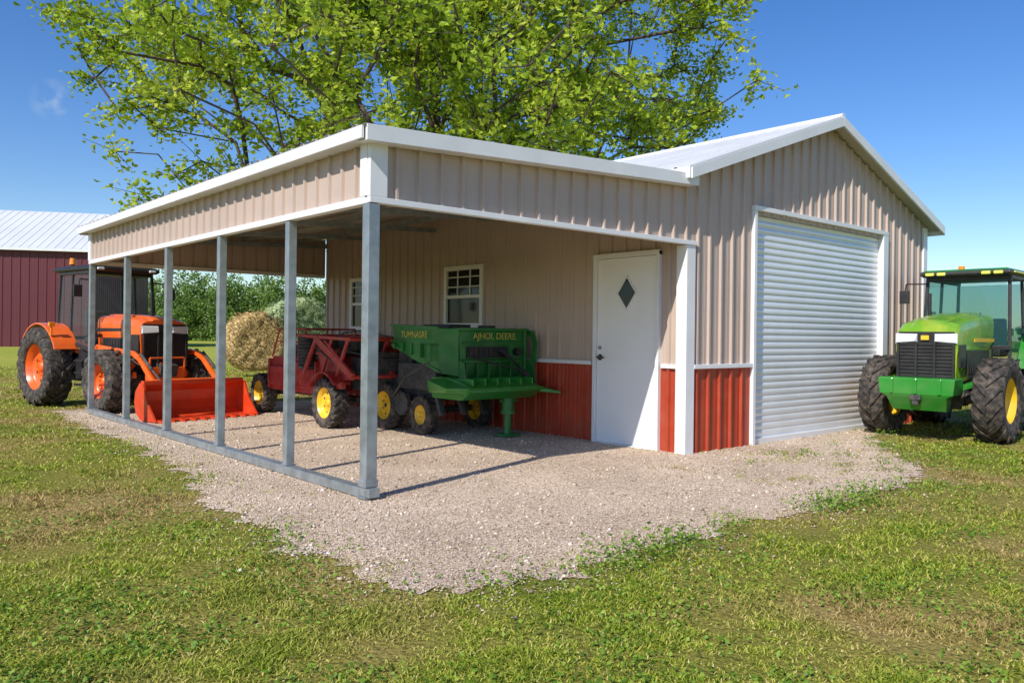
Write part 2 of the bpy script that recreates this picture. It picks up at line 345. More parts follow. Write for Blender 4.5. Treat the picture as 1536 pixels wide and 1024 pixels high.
def tractor(loc,yaw,label,body,hoodm,rim,RF,RR,xr,roofm,hs,loader,xa=-1.0,xb=None,z1=2.34,glass=None):
    T=thing('tractor',loc,label,'tractor',yaw)
    m=MB()
    m.box(-1.1,.4,-.17,.17,.5,.86); m.box(xr-.25,-1.05,-.27,.27,.42,.98); m.box(-.9,.3,-.26,.26,.7,.95)
    m.cyl((0,-.6,RF),(0,.6,RF),.075); m.box(-.1,.1,-.35,.35,RF-.1,RF+.1); m.cyl((xr,-.7,RR),(xr,.7,RR),.12)
    m.cyl((.05,-.3,RF-.12),(.05,.3,RF-.12),.035); m.beam((.3,0,.75),(.62,0,.68),.3,.2)
    for s_ in(-1,1):
        m.cyl((0,s_*.52,RF-.2),(0,s_*.52,RF+.17),.06); m.cyl((-.9,s_*.3,.62),(-.1,s_*.3,.62),.045)
        m.pipe([(-.9,s_*.3,1.0),(-.5,s_*.34,.8),(-.05,s_*.4,.72),(0,s_*.5,.6)],.014,6)
    obj(m,'chassis',DARK,T,bevel=.015)
    m=MB(); m.loft([hoodsec(*s) for s in hs],0,False); hd=obj(m,'hood',hoodm,T,bevel=.01)
    xf=hs[-1][0]; wf=hs[-1][1]; zt=hs[-1][3]
    m=MB(); m.box(xf-.03,xf+.018,-wf*.9,wf*.9,.74,zt-.05)
    for k in range(12):
        z=.77+(zt-.22-.77)*k/11; m.box(xf+.018,xf+.034,-wf*.84,wf*.84,z-.010,z+.010)
    for y in(-wf*.9,-wf*.3,wf*.3,wf*.9): m.box(xf+.018,xf+.05,y-.016,y+.016,.74,zt-.2)
    for s_ in(-1,1):
        m.box(xf-.26,xf-.02,s_*(wf+.014)-.012,s_*(wf+.014)+.012,zt-.52,zt-.22)
    obj(m,'grille',BLACK,T,bevel=.004)
    for s_ in(-1,1):
        m=MB(); m.loft([[(xf+.019,s_*wf*.28,zt-.19),(xf+.019,s_*wf*1.0,zt-.21),(xf+.019,s_*wf*1.0,zt-.075),(xf+.019,s_*wf*.28,zt-.08)],
                        [(xf+.06,s_*wf*.32,zt-.175),(xf+.035,s_*wf*.95,zt-.195),(xf+.025,s_*wf*.95,zt-.09),(xf+.045,s_*wf*.32,zt-.095)]])
        obj(m,'headlight',LENS,T,bevel=.006)
        m=MB(); yy=s_*(hs[2][1]+.004)
        m.box(-.75,.15,yy-.006,yy+.006,.88,1.22)
        for k in range(9): m.box(-.72+k*.095,-.69+k*.095,yy+s_*.006-.006,yy+s_*.006+.006,.91,1.19)
        obj(m,'side_vent',BLACK,T)
        m=MB(); yy=s_*(hs[1][1]+.006)
        m.box(-1.0,-.15,yy-.004,yy+.004,1.33,1.38); obj(m,'side_stripe',YELLOW if not loader else BLACK,T)
    xb=xb or xr-.42; z0=1.0; wc=.6; wt=.55
    m=MB()
    def post(x0,x1,s_,w_=.055): m.beam((x0,s_*wc,z0-.25),(x1,s_*wt,z1),w_,w_)
    for s_ in(-1,1):
        post(xa,xa-.14,s_,.045); post(xa-.72,xa-.75,s_,.04); post(xb,xb+.04,s_,.045)
        m.beam((xa,s_*wc,1.0),(xb,s_*wc,1.22),.05,.06); m.beam((xa-.14,s_*wt,z1-.02),(xb+.04,s_*wt,z1-.02),.06,.06)
    m.beam((xa,-wc,1.25),(xa,wc,1.25),.05,.06,ref=(1,0,0)); m.beam((xa-.14,-wt,z1-.02),(xa-.14,wt,z1-.02),.06,.06,ref=(1,0,0)); m.beam((xb,-wc,1.2),(xb,wc,1.2),.06,.06,ref=(1,0,0))
    m.box(xb,xa,-wc+.03,wc-.03,.72,1.0); m.box(xa-.03,xa+.04,-.38,.38,1.0,1.28)
    m.beam((xa-.02,-.25,1.32),(xa-.08,.2,1.75),.015,.02,ref=(1,0,0))
    cab=obj(m,'cab',BLACK,T,bevel=.012)
    m=MB()
    m.add([(xa+.01,-wc+.03,1.28),(xa+.01,wc-.03,1.28),(xa-.13,wt-.03,z1-.05),(xa-.13,-wt+.03,z1-.05)],[(0,1,2,3)])
    m.add([(xb,-wc+.03,1.22),(xb,wc-.03,1.22),(xb+.04,wt-.03,z1-.05),(xb+.04,-wt+.03,z1-.05)],[(0,1,2,3)])
    for s_ in(-1,1): m.add([(xa-.02,s_*(wc+.0),1.02),(xb,s_*wc,1.24),(xb+.04,s_*wt,z1-.05),(xa-.14,s_*wt,z1-.05)],[(0,1,2,3)])
    obj(m,'cab_glass',glass or CABG,cab)
    m=MB()
    m.loft([[(xa+.02,-.57,z1+.0),(xa+.02,.57,z1+.0),(xb-.06,.6,z1),(xb-.06,-.6,z1)],
            [(xa+.06,-.61,z1+.03),(xa+.06,.61,z1+.03),(xb-.1,.63,z1+.03),(xb-.1,-.63,z1+.03)],
            [(xa+.05,-.60,z1+.075),(xa+.05,.60,z1+.075),(xb-.08,.62,z1+.075),(xb-.08,-.62,z1+.075)]],0)
    m.loft([[(xa+.05,-.60,z1+.076),(xa+.05,.60,z1+.076),(xb-.08,.62,z1+.076),(xb-.08,-.62,z1+.076)],
            [(xa-.0,-.55,z1+.105),(xa-.0,.55,z1+.105),(xb+.0,.56,z1+.105),(xb+.0,-.56,z1+.105)]],1)
    for y in((-.46,.46) if loader else (-.46,-.3,.3,.46)): m.box(xa+.04,xa+.085,y-.06,y+.06,z1+.016,z1+.062,2)
    if not loader:
        for s_ in(-1,1): m.box(xb+.1,xa-.1,s_*.62-.012,s_*.62+.012,z1+.035,z1+.065,2)
    obj(m,'cab_roof',[BLACK,roofm,LENS if loader else YLENS],cab,bevel=.015)
    m=MB(); m.cyl((xb+.25,-.45,z1+.10),(xb+.25,-.45,z1+.15),.03,mat=1); m.cyl((xb+.25,-.45,z1+.15),(xb+.25,-.45,z1+.26),.055,.045,mat=0)
    obj(m,'beacon_light',[AMBER,BLACK],cab)
    if loader:
        m=MB(); m.cyl((xa-.1,-.5,z1+.10),(xa-.1,-.5,z1+.14),.03,mat=1); m.cyl((xa-.1,-.5,z1+.14),(xa-.1,-.5,z1+.24),.05,.04)
        obj(m,'beacon_light',[AMBER,BLACK],cab)
    m=MB(); m.box(xb+.2,xb+.6,-.22,.22,1.1,1.22); m.hexa([(xb+.2,-.22,1.22),(xb+.3,-.22,1.22),(xb+.3,.22,1.22),(xb+.2,.22,1.22),(xb+.12,-.18,1.7),(xb+.2,-.18,1.7),(xb+.2,.18,1.7),(xb+.12,.18,1.7)])
    obj(m,'seat',SEAT,cab,bevel=.03)
    m=MB(); cc=V((xa-.38,0,1.52)); nrm=V((-.5,0,.86)); a_=V((0,1,0)); b2=nrm.cross(a_)
    ring=[cc+a_*.19*math.cos(k*math.pi/10)+b2*.19*math.sin(k*math.pi/10) for k in range(21)]
    m.pipe(ring,.014,6); m.cyl(cc,(xa-.15,0,1.05),.03); m.box(xa-.2,xa-.06,-.2,.2,1.0,1.42); m.cyl(cc-a_*.19,cc+a_*.19,.012,n=6)
    obj(m,'steering_wheel',BLACK,cab)
    for s_ in(-1,1):
        m=MB(); m.pipe([(xa-.1,s_*.55,2.2),(xa+.05,s_*.8,2.2),(xa+.05,s_*.83,2.0)],.013,6); m.box(xa+.02,xa+.06,s_*.83-.07,s_*.83+.07,1.9,2.1)
        obj(m,'mirror',BLACK,cab,bevel=.012)
        m=MB(); fo=.98 if loader else 1.0
        arc(m,xr,RR,RR+.05,25 if loader else 15,140,s_*.58 if s_>0 else -fo,s_*.58 if s_<0 else fo)
        pl=[(xr+(RR+.05)*math.cos(math.radians(a)),RR+(RR+.05)*math.sin(math.radians(a))) for a in range(20,141,8)]
        m.prism(pl+[(xr-.3,.95),(xr+.5,.95)],s_*.585-.012,s_*.585+.012)
        obj(m,'fender',body,T,bevel=.01)
        m=MB(); m.pipe([(xr+RR*.8,s_*.97,RR+RR*.8),(xr+RR*.8,s_*.97,RR*2+.03)],.02); m.box(xr+RR*.78,xr+RR*.86,s_*.97-.05,s_*.97+.05,RR*2+.02,RR*2+.09)
        obj(m,'marker_light',AMBER,T,bevel=.01)
        wheel(T,(0,s_*.73,RF),RF,.36,s_,rim,lugs=15,rrf=.53)
        wheel(T,(xr,s_*.83,RR),RR,.44,s_,rim,lugs=18,rrf=.58)
        m=MB(); m.box(-1.55,-.95,s_*.47-.15,s_*.47+.15,.5,.85)
        for k in range(3): m.box(-1.1,-.8,s_*.66-.1,s_*.66+.1,.4+.2*k,.43+.2*k)
        obj(m,'fuel_tank',BLACK,T,bevel=.03)
    m=MB(); s_=-1 if not loader else 1
    m.cyl((xa+.05,s_*.46,1.0),(xa+.05,s_*.46,1.7),.045); m.cyl((xa+.05,s_*.46,1.7),(xa+.05,s_*.46,2.05),.026); m.beam((xa+.05,s_*.3,1.3),(xa+.05,s_*.46,1.3),.04); obj(m,'exhaust_pipe',BLACK,T)
    if loader:
        for s_ in(-1,1):
            m=MB(); y=s_*.55
            m.beam((-.62,y,.5),(-.68,y,1.08),.05,.12,ref=(0,1,0))
            for p,q in(((-.7,1.06),(.5,.98)),((.5,.98),(.70,.90)),((.70,.90),(1.42,.30))): m.beam((p[0],y,p[1]),(q[0],y,q[1]),.05,.08)
            m.beam((.2,y,.62),(.2,y*.7,.8),.07,.07)
            m.beam((-.6,y,.6),(.35,y*.8,.62),.07,.1)
            obj(m,'loader_arm',ORANGE,T,bevel=.008)
            m=MB(); m.cyl((-.5,y,.7),(.2,y,.83),.035); m.cyl((.2,y,.83),(.6,y,.90),.018); m.cyl((.74,y,.97),(1.08,y,.74),.026);m.cyl((1.08,y,.74),(1.5,y,.48),.015)
            m.pipe([(-.6,y+s_*.05,1.0),(.4,y+s_*.05,.93),(.8,y+s_*.05,.8)],.011,6)
            obj(m,'hydraulic_cylinder',[DARK],T)
        m=MB(); m.cyl((1.15,-.53,.55),(1.15,.53,.55),.04)
        m.beam((xf+.10,-.3,.70),(xf+.10,.3,.70),.05,.1,ref=(1,0,0)); m.box(xf-.05,xf+.12,-.3,.3,.50,.68); m.box(xf-.05,xf+.10,-.1,.1,.68,.82)
        for y in(-.3,.3): m.beam((xf+.1,y,.6),(xf+.1,y,.9),.03)
        m.beam((xf+.10,-.3,.9),(xf+.10,.3,.9),.03,ref=(1,0,0))
        obj(m,'grille_guard',ORANGE,T,bevel=.008)
        m=MB(); B0,B1=-.98,.70
        pf=[(2.02,.02),(1.62,.02),(1.48,.12),(1.43,.28),(1.46,.44),(1.58,.56)]
        inn=[(1.60,.54),(1.485,.435),(1.455,.28),(1.50,.14),(1.63,.04),(2.02,.035)]
        m.prism(pf+inn,B0,B1)
        side=[(2.04,.02),(1.62,.02),(1.48,.12),(1.43,.28),(1.46,.44),(1.58,.57),(1.68,.55),(1.8,.28)]
        for y in(B0-.015,B1+.015): m.prism(side,y-.014,y+.014)
        m.box(1.56,1.65,B0,B1,.54,.60)
        for k in range(10): yy=B0+.05+k*.17; m.hexa([(2.0,yy-.035,.012),(2.14,yy-.012,.012),(2.14,yy+.012,.012),(2.0,yy+.035,.012),(2.0,yy-.035,.05),(2.14,yy-.012,.02),(2.14,yy+.012,.02),(2.0,yy+.035,.05)])
        m.box(1.36,1.46,-.62,-.46,.15,.5); m.box(1.36,1.46,.46,.62,.15,.5)
        obj(m,'bucket',ORED,T,bevel=.006)
    else:
        m=MB()
        m.loft([[(.5,-.3,.42),(.74,-.34,.42),(.74,.34,.42),(.5,.3,.42)],[(.48,-.33,.60),(.86,-.38,.60),(.86,.38,.60),(.48,.33,.60)],[(.46,-.43,.64),(.88,-.46,.64),(.88,.46,.64),(.46,.43,.64)],[(.46,-.45,.84),(.88,-.48,.84),(.88,.48,.84),(.46,.45,.84)],[(.48,-.43,.85),(.86,-.46,.85),(.86,.46,.85),(.48,.43,.85)]])
        for y in(-.3,0,.3): m.box(.88,.90,y-.02,y+.02,.64,.84)
        m.beam((.4,.36,.7),(.15,.6,.82),.06,.12,ref=(0,0,1)); m.beam((.4,-.36,.7),(.15,-.6,.82),.06,.12,ref=(0,0,1))
        obj(m,'front_weight_box',GREEN,T,bevel=.015)
        m=MB(); m.box(.8,.9,-.07,.07,.56,.63); m.box(.82,.89,-.04,.04,.5,.6); obj(m,'tow_hook',DARK,T,bevel=.01)
        m=MB(); m.box(xf+.045,xf+.058,-.05,.05,zt-.16,zt-.1); obj(m,'emblem',YELLOW,T)
    return T
yawO=math.atan2(-.98,.2)
tractor((.93,8.67,0),yawO,'orange tractor with cab and lowered front loader bucket',ORANGE,ORANGE,ORANGE,.52,.69,-2.0,BLACK,
    [(-1.0,.40,.85,1.60),(-.5,.41,.85,1.59),(.0,.42,.83,1.57),(.30,.42,.8,1.55),(.46,.41,.76,1.50)],True,xa=-.85,xb=-2.1,z1=2.36,glass=CABD)
tractor((8.4,-1.12,0),math.radians(183),'green tractor with yellow wheels and glass cab beside the roll-up door',GREEN,GREEN_SUNLIT,YELLOW,.565,.74,-2.15,DGREEN,
    [(-1.05,.38,.85,1.73),(-.5,.39,.84,1.71),(.0,.40,.82,1.66),(.36,.40,.78,1.59),(.50,.39,.74,1.51)],False,z1=2.29)
# ------------------------------------------------------------------ green implement
B=(3.4,3.2,0); sh=(-3.4,-3.2,0)
T=thing('hay_baler',B,'worn green farm machine with yellow lettering parked on a jack','farm machine')
def rect(x0,x1,y0,y1,z): return [(x0,y0,z),(x1,y0,z),(x1,y1,z),(x0,y1,z)]
m=MB()
m.loft([rect(3.0,3.9,2.75,3.5,.66),rect(2.93,3.98,2.66,3.6,.82),rect(2.9,4.02,2.6,3.62,1.05),rect(2.88,4.02,2.6,3.62,1.38),rect(2.86,4.04,2.58,3.64,1.42)])
# body continues around the corner and slopes up to the rear in one piece
m.loft([[(2.88,2.602,.80),(2.95,2.7,.80),(2.95,2.7,1.418),(2.86,2.582,1.418)],[(2.70,2.75,.84),(2.90,2.78,.82),(2.90,2.78,1.425),(2.66,2.74,1.425)],[(2.62,3.3,1.02),(2.90,3.3,1.0),(2.90,3.3,1.44),(2.60,3.3,1.44)],[(2.66,3.78,1.2),(2.86,3.78,1.2),(2.86,3.78,1.46),(2.64,3.78,1.46)]])
for k in range(5):
    y=2.85+k*.21; m.box(2.585,2.64,y-.012,y+.012,1.0+.035*k,1.22)
m.beam((2.65,2.74,1.43),(2.61,3.8,1.465),.04,.03,ref=(1,0,0)); m.beam((2.69,2.74,.86),(2.64,3.8,1.20),.04,.035,ref=(1,0,0)); m.beam((2.66,2.74,1.2),(2.61,3.8,1.25),.02,.02,ref=(1,0,0))
for x in(3.99,): m.box(x-.025,x+.025,2.55,2.6,.8,1.44)
m.box(2.88,4.04,2.54,2.6,1.40,1.435); m.box(2.93,3.96,2.565,2.6,1.22,1.245); m.box(2.93,3.96,2.565,2.6,.98,1.01)
for k in range(6): m.box(2.98+k*.19,3.0+k*.19,2.57,2.68,.72,.98)
m.prism([(2.6,1.02),(2.5,.98),(2.45,.72),(2.6,.66)],2.88,2.90,ax='X'); m.prism([(2.6,1.02),(2.45,.98),(2.4,.7),(2.6,.66)],4.03,4.055,ax='X')
bd=obj(m,'hopper',DGREEN,T,bevel=.008,sh=sh)
m=MB(); m.box(3.0,3.7,2.575,2.6,1.04,1.19)
for k in range(8): m.box(3.02+k*.085,3.07+k*.085,2.562,2.577,1.06,1.17)
m.cyl((3.85,2.52,1.12),(3.85,2.6,1.12),.055)
m.box(2.95,3.3,2.9,3.5,1.43,1.48); m.cyl((3.5,2.8,1.43),(3.5,2.8,1.47),.12)
obj(m,'control_panel',BLACK,T,sh=sh)
m=MB()
for q in range(5):
    o_=.03*q; m.pipe([(3.5+o_,2.55,1.15),(3.65+o_,2.42,1.02-o_),(3.82+o_*.5,2.38,.86),(3.8+o_,2.34,.68),(3.7-o_,2.4,.55)],.010,6)
m.pipe([(3.1,2.55,1.05),(3.35,2.4,.96),(3.65,2.36,.9),(3.95,2.4,.74)],.012,6)
obj(m,'hydraulic_hoses',BLACK,T,sh=sh)
m=MB(); m.prism([(2.6,1.42),(2.48,1.40),(2.40,1.24),(2.42,1.0),(2.5,.84),(2.6,.82),(2.52,1.0),(2.47,1.22),(2.52,1.34),(2.6,1.36)],4.045,4.075,ax='X'); obj(m,'side_guard',DGREEN,T,bevel=.006,sh=sh)
m=MB()
m.prism([(2.7,.80),(2.4,.76),(2.16,.68),(2.14,.63),(2.32,.52),(2.95,.52),(2.95,.78)],2.72,3.9,ax='X')
m.hexa([(3.9,2.2,.6),(4.09,1.95,.58),(4.11,2.3,.58),(3.9,2.5,.6),(3.9,2.2,.66),(4.09,1.95,.61),(4.11,2.3,.66),(3.9,2.5,.72)])
m.hexa([(2.5,2.35,.62),(2.72,2.2,.60),(2.72,2.7,.58),(2.56,2.8,.6),(2.48,2.33,.68),(2.72,2.18,.68),(2.72,2.7,.80),(2.54,2.82,.76)])
for k in range(6): m.box(2.8+k*.2,2.82+k*.2,2.2,2.62,.70,.79)
m.cyl((2.7,2.15,.655),(3.95,2.15,.655),.018,n=8)
obj(m,'apron',GREEN,T,bevel=.008,sh=sh)
m=MB(); m.cyl((3.55,2.4,.04),(3.55,2.4,.56),.05); m.cyl((3.55,2.4,.33),(3.55,2.4,.56),.085); m.cyl((3.55,2.4,.31),(3.55,2.4,.35),.1); m.box(3.42,3.68,2.28,2.52,.02,.05); m.cyl((3.42,2.4,.48),(3.7,2.4,.48),.02)
obj(m,'jack_stand',DGREEN,T,bevel=.006,sh=sh)
m=MB(); m.box(2.85,3.95,2.9,4.0,.50,.66); m.cyl((2.95,3.65,.28),(3.9,3.65,.28),.05)
for k in range(3): m.beam((2.8+k*.35,2.95,.56),(2.74+k*.35,2.75,.3),.05,.08)
m.beam((3.2,3.2,.6),(3.1,3.7,.3),.06); m.beam((2.85,3.9,.7),(2.8,4.6,.62),.1); m.pipe([(2.7,2.9,1.0),(2.55,3.3,.8),(2.6,3.7,.5)],.02,6)
m.box(2.85,3.9,3.62,3.95,.66,1.15); m.box(2.74,2.86,2.9,3.8,.6,.95); m.cyl((2.75,3.9,.5),(3.9,3.9,.5),.12,n=18); m.cyl((2.66,3.6,.4),(2.72,3.6,.4),.16,n=20)
obj(m,'undercarriage',DARK,T,bevel=.008,sh=sh)
wheel(T,(2.78,3.22,.27),.27,.16,-1,YELLOW,axis='X',lugs=16,sh=sh,rrf=.48); wheel(T,(3.92,3.5,.27),.27,.16,1,YELLOW,axis='X',lugs=16,sh=sh)
LET=mat('yellow_lettering',(.48,.45,.07),.5,var=.25,vs=20)
text('lettering','AJHOL DEERE.',.12,LET,bd,(3.46,2.562,1.325),(math.radians(90),0,0),sh)
text('lettering','TUMNASRE',.12,LET,bd,(2.592,3.2,1.335),(math.radians(90),0,math.radians(-90)),sh)
# ------------------------------------------------------------------ red implement
B=(2.7,5.4,0); sh=(-2.7,-5.4,0)
T=thing('farm_implement',B,'dark red towed farm implement with yellow wheels','farm machine')
m=MB()
m.prism([(5.3,.42),(6.9,.42),(7.05,.55),(7.05,.82),(6.8,.96),(5.3,.96),(5.2,.85),(5.2,.5)],2.3,3.1,ax='X')
m.box(2.25,2.3,5.35,6.0,.5,.88); m.box(2.25,2.3,6.08,6.85,.5,.8)
for y in(5.3,6.04,6.9): m.box(2.24,2.31,y-.02,y+.02,.45,.92)
m.box(2.2,3.2,4.85,5.18,.5,.72); m.prism([(4.25,.6),(5.2,.55),(5.2,1.0),(4.9,1.12),(4.4,.9)],2.4,3.0,ax='X')
for x in(2.2,3.2): m.prism([(4.05,.72),(4.9,.62),(5.1,1.1),(4.9,1.2),(4.45,.95)],x-.015,x+.015,ax='X')
bd=obj(m,'body',MRED,T,bevel=.012,sh=sh)
m=MB()
for x in(2.12,2.75,3.25):
    m.beam((x,5.6,1.30),(x,4.0,1.26),.035,.045,ref=(1,0,0)); m.beam((x,5.5,.6),(x,5.0,1.28),.04,.06,ref=(1,0,0)); m.beam((x,5.0,1.26),(x,3.95,.75),.05,.10,ref=(1,0,0)); m.beam((x,4.1,1.25),(x,4.5,.6),.035,.045,ref=(1,0,0)); m.beam((x,4.9,.6),(x,4.2,.62),.06,.09,ref=(1,0,0))
    m.beam((x,5.0,1.05),(x,4.4,1.05),.03,.03,ref=(1,0,0)); m.beam((x,4.55,1.26),(x,4.9,.62),.03,.04,ref=(1,0,0)); m.cyl((x,4.75,1.23),(x,4.1,.86),.022,n=8)
for y,z in((5.6,1.30),(4.0,1.26),(4.6,1.27),(3.95,.75),(5.0,.62)): m.cyl((2.12,y,z),(3.25,y,z),.026,n=8)
for x in(2.25,3.1):
    m.pipe([(x,5.6,.96),(x,5.6,1.40),(x,6.5,1.40),(x,6.75,.96)],.016,6); m.cyl((x,5.6,1.2),(x,6.6,1.2),.012,n=6)
    for y in(5.85,6.1,6.35): m.cyl((x,y,.96),(x,y,1.40),.011,n=6)
m.cyl((2.25,6.5,1.40),(3.1,6.5,1.40),.016,n=6); m.cyl((2.25,5.6,1.40),(3.1,5.6,1.40),.016,n=6)
obj(m,'frame',MRED,T,bevel=.004,sh=sh)
m=MB()
for k in range(9): m.lathe([(.12,0),(.15,.025),(.12,.05)],lambda r,a,t,k=k:(2.2+r*math.cos(t),5.45+r*math.sin(t),.82+.05*k+a),20)
m.cyl((2.2,5.45,.8),(2.2,5.45,1.28),.118,n=20); m.box(2.5,3.0,5.3,5.9,.95,1.27); m.box(2.35,3.1,4.0,4.4,.55,1.0); m.cyl((2.4,4.7,1.12),(3.0,4.7,1.12),.11,n=18); m.box(2.5,2.8,6.05,6.5,.96,1.15); m.box(2.45,2.95,4.45,4.95,1.1,1.25)
m.pipe([(2.3,5.2,1.0),(2.1,4.9,1.1),(2.1,4.5,.95),(2.3,4.2,.8)],.016,6); m.pipe([(2.4,5.2,1.2),(2.2,4.7,1.0),(2.2,4.3,1.1),(2.5,4.0,1.0)],.014,6); m.pipe([(2.6,5.4,1.2),(2.5,4.9,1.35),(2.4,4.3,1.38),(2.7,3.9,1.3)],.014,6)
for k in range(6): m.box(2.5,3.0,4.02+k*.07,4.04+k*.07,1.0,1.08)
obj(m,'engine',DARK,T,bevel=.008,sh=sh)
wheel(T,(2.14,4.62,.36),.36,.24,-1,YELLOW,axis='X',lugs=20,sh=sh,rrf=.6); wheel(T,(2.75,4.05,.34),.34,.22,-1,YELLOW,axis='X',lugs=20,sh=sh,rrf=.58); wheel(T,(2.35,7.3,.33),.33,.22,-1,YELLOW,axis='X',lugs=20,sh=sh,rrf=.62)
m=MB(); m.cyl((2.1,4.62,.36),(3.1,4.62,.36),.04); m.cyl((2.35,7.3,.33),(3.1,7.3,.33),.04); m.box(2.5,2.7,4.5,7.4,.36,.42); m.cyl((2.7,4.05,.34),(3.3,4.05,.34),.03)
obj(m,'axle',DARK,T,sh=sh)
m=MB(); arc(m,4.62,.36,.42,30,140,-.14,.14,th=.018)
m.v=[(2.14+y,x,z) for x,y,z in m.v]; obj(m,'fender',MRED,T,sh=sh)
# ------------------------------------------------------------------ bales
def strawmat(name,c1,c2,c3):
    m,t,b=nt(name); L=t.links
    tc=N(t,'ShaderNodeTexCoord'); mp=N(t,'ShaderNodeMapping'); mp.inputs['Scale'].default_value=(1.2,10,10); L.new(tc.outputs['Object'],mp.inputs[0])
    n=N(t,'ShaderNodeTexNoise'); n.inputs['Scale'].default_value=2.5; n.inputs['Detail'].default_value=10; L.new(mp.outputs[0],n.inputs['Vector'])
    r=N(t,'ShaderNodeValToRGB'); e=r.color_ramp.elements; e[0].position=.38;e[0].color=(*c1,1); e[1].position=.62;e[1].color=(*c3,1); q=e.new(.5); q.color=(*c2,1)
    L.new(n.outputs['Fac'],r.inputs[0]); L.new(r.outputs[0],b.inputs['Base Color']); b.inputs['Roughness'].default_value=.9
    bp=N(t,'ShaderNodeBump'); bp.inputs['Strength'].default_value=.8; bp.inputs['Distance'].default_value=.04; L.new(n.outputs['Fac'],bp.inputs['Height']); L.new(bp.outputs[0],b.inputs['Normal'])
    return m
STRAW=strawmat('straw',(.16,.10,.035),(.44,.30,.12),(.70,.52,.25)); NETW=strawmat('wrapped_hay',(.06,.11,.03),(.22,.31,.11),(.60,.66,.42))
def bale(loc,R,Wd,yaw,M,label):
    m=MB(); prof=[(0,-Wd/2+.05)]+[(R*k/8,-Wd/2+.02*math.sin(k*5)) for k in range(1,8)]+[(R*.96,-Wd/2+.06)]+[(R,-Wd/2+Wd*k/10) for k in range(2,9)]+[(R*.96,Wd/2-.06)]+[(R*k/8,Wd/2+.02*math.sin(k*5)) for k in range(7,0,-1)]+[(0,Wd/2-.05)]
    def mp(r,a,t):
        p=V((a,r*math.cos(t),r*math.sin(t))); k=1+.05*noise.noise(p*2.5)+.06*noise.noise(p*9); z=p.z*k
        return (p.x+.06*noise.noise(p*6+V((3,3,3))),p.y*k,max(z,-R*.94))
    m.lathe(prof,mp,72)
    for k in range(2200):
        t=random.random()*6.28; a=random.uniform(-Wd/2,Wd/2); r=R*1.0
        if random.random()<.35: a=-Wd/2 if random.random()<.5 else Wd/2; r=R*math.sqrt(random.random())
        p=V(mp(r,a,t)); q=p+V((random.gauss(0,.07),random.gauss(0,.07),random.gauss(0,.07))); s=V((0,0,.007));
        m.add([p-s,q-s,q+s,p+s],[(0,1,2,3)])
    me=obj(m,'hay_bale',M,None,label=label); me['category']='hay bale'; me.location=(loc[0],loc[1],0); me.rotation_euler=(0,0,yaw); return me
def camw(x,d):
    lat=(x-768)/1221*d; return (-3.46+.756*lat+.655*d, -5.76-.655*lat+.756*d)
bale(camw(382,24.5),.88,.95,math.radians(86),STRAW,'round golden straw bale standing on the grass')
bale(camw(444,27.0),1.16,1.2,math.radians(88),NETW,'large pale green wrapped hay bale on the grass')
# ------------------------------------------------------------------ barn
T=thing('barn',(-7.3,73,0),'long maroon metal barn with white roof across the field','barn',math.radians(-28.5))
m=MB(); ribs(m,(0,0,0),X1,Z1,0,23.2,0,7.5,(0,-1,0),sp=.6,h=.045,hw=.08); ribs(m,(23.2,0,0),Y1,Z1,0,18,0,lambda u:7.5+3.8*(1-abs(u-9)/9),(1,0,0),sp=.6,h=.045,hw=.08,extra=(9,)); ribs(m,(0,0,0),Y1,Z1,0,18,0,lambda u:7.5+3.8*(1-abs(u-9)/9),(-1,0,0),sp=.6,h=.045,hw=.08,extra=(9,))
ribs(m,(0,18,0),X1,Z1,0,23.2,0,7.5,(0,1,0),sp=.6,h=.045,hw=.08)
obj(m,'wall',MAROON,T)
m=MB(); k=V((0,9,3.8)).normalized(); ribs(m,(0,-.4,7.38),X1,k,-.4,23.6,0,10.2,(0,-.39,.92),sp=.6,h=.03,hw=.07); k=V((0,-9,3.8)).normalized(); ribs(m,(0,18.4,7.38),X1,k,-.4,23.6,0,10.2,(0,.39,.92),sp=.6,h=.03,hw=.07)
obj(m,'roof',BARNROOF,T)
m=MB(); m.box(-.4,23.6,-.45,-.38,7.2,7.4); obj(m,'fascia',WHITE,T)
# ------------------------------------------------------------------ leaves / foliage
def leafmat(name,stops,trans=.35):
    m,t,b=nt(name); L=t.links
    a=N(t,'ShaderNodeAttribute'); a.attribute_name='tone'
    r=N(t,'ShaderNodeValToRGB'); e=r.color_ramp.elements
    e[0].position=stops[0][0]; e[0].color=(*stops[0][1],1); e[1].position=stops[-1][0]; e[1].color=(*stops[-1][1],1)
    for p,c in stops[1:-1]: q=e.new(p); q.color=(*c,1)
    L.new(a.outputs['Fac'],r.inputs[0]); L.new(r.outputs[0],b.inputs['Base Color']); b.inputs['Roughness'].default_value=.5; b.inputs['Specular IOR Level'].default_value=.3
    tr=N(t,'ShaderNodeBsdfTranslucent'); L.new(r.outputs[0],tr.inputs[0])
    mx=N(t,'ShaderNodeMixShader'); mx.inputs[0].default_value=trans; L.new(b.outputs[0],mx.inputs[1]); L.new(tr.outputs[0],mx.inputs[2])
    L.new(mx.outputs[0],t.nodes['Material Output'].inputs[0]); return m
TLEAF=leafmat('tree_leaf',[(0,(.10,.20,.012)),(.5,(.36,.50,.028)),(1,(.68,.72,.09))],.45)
FLEAF=leafmat('far_tree_leaf',[(0,(.07,.13,.03)),(.5,(.16,.27,.05)),(1,(.30,.42,.09))],.35)
WLEAF=leafmat('weed_leaf',[(0,(.07,.16,.012)),(.5,(.17,.31,.03)),(1,(.32,.44,.06))],.3)
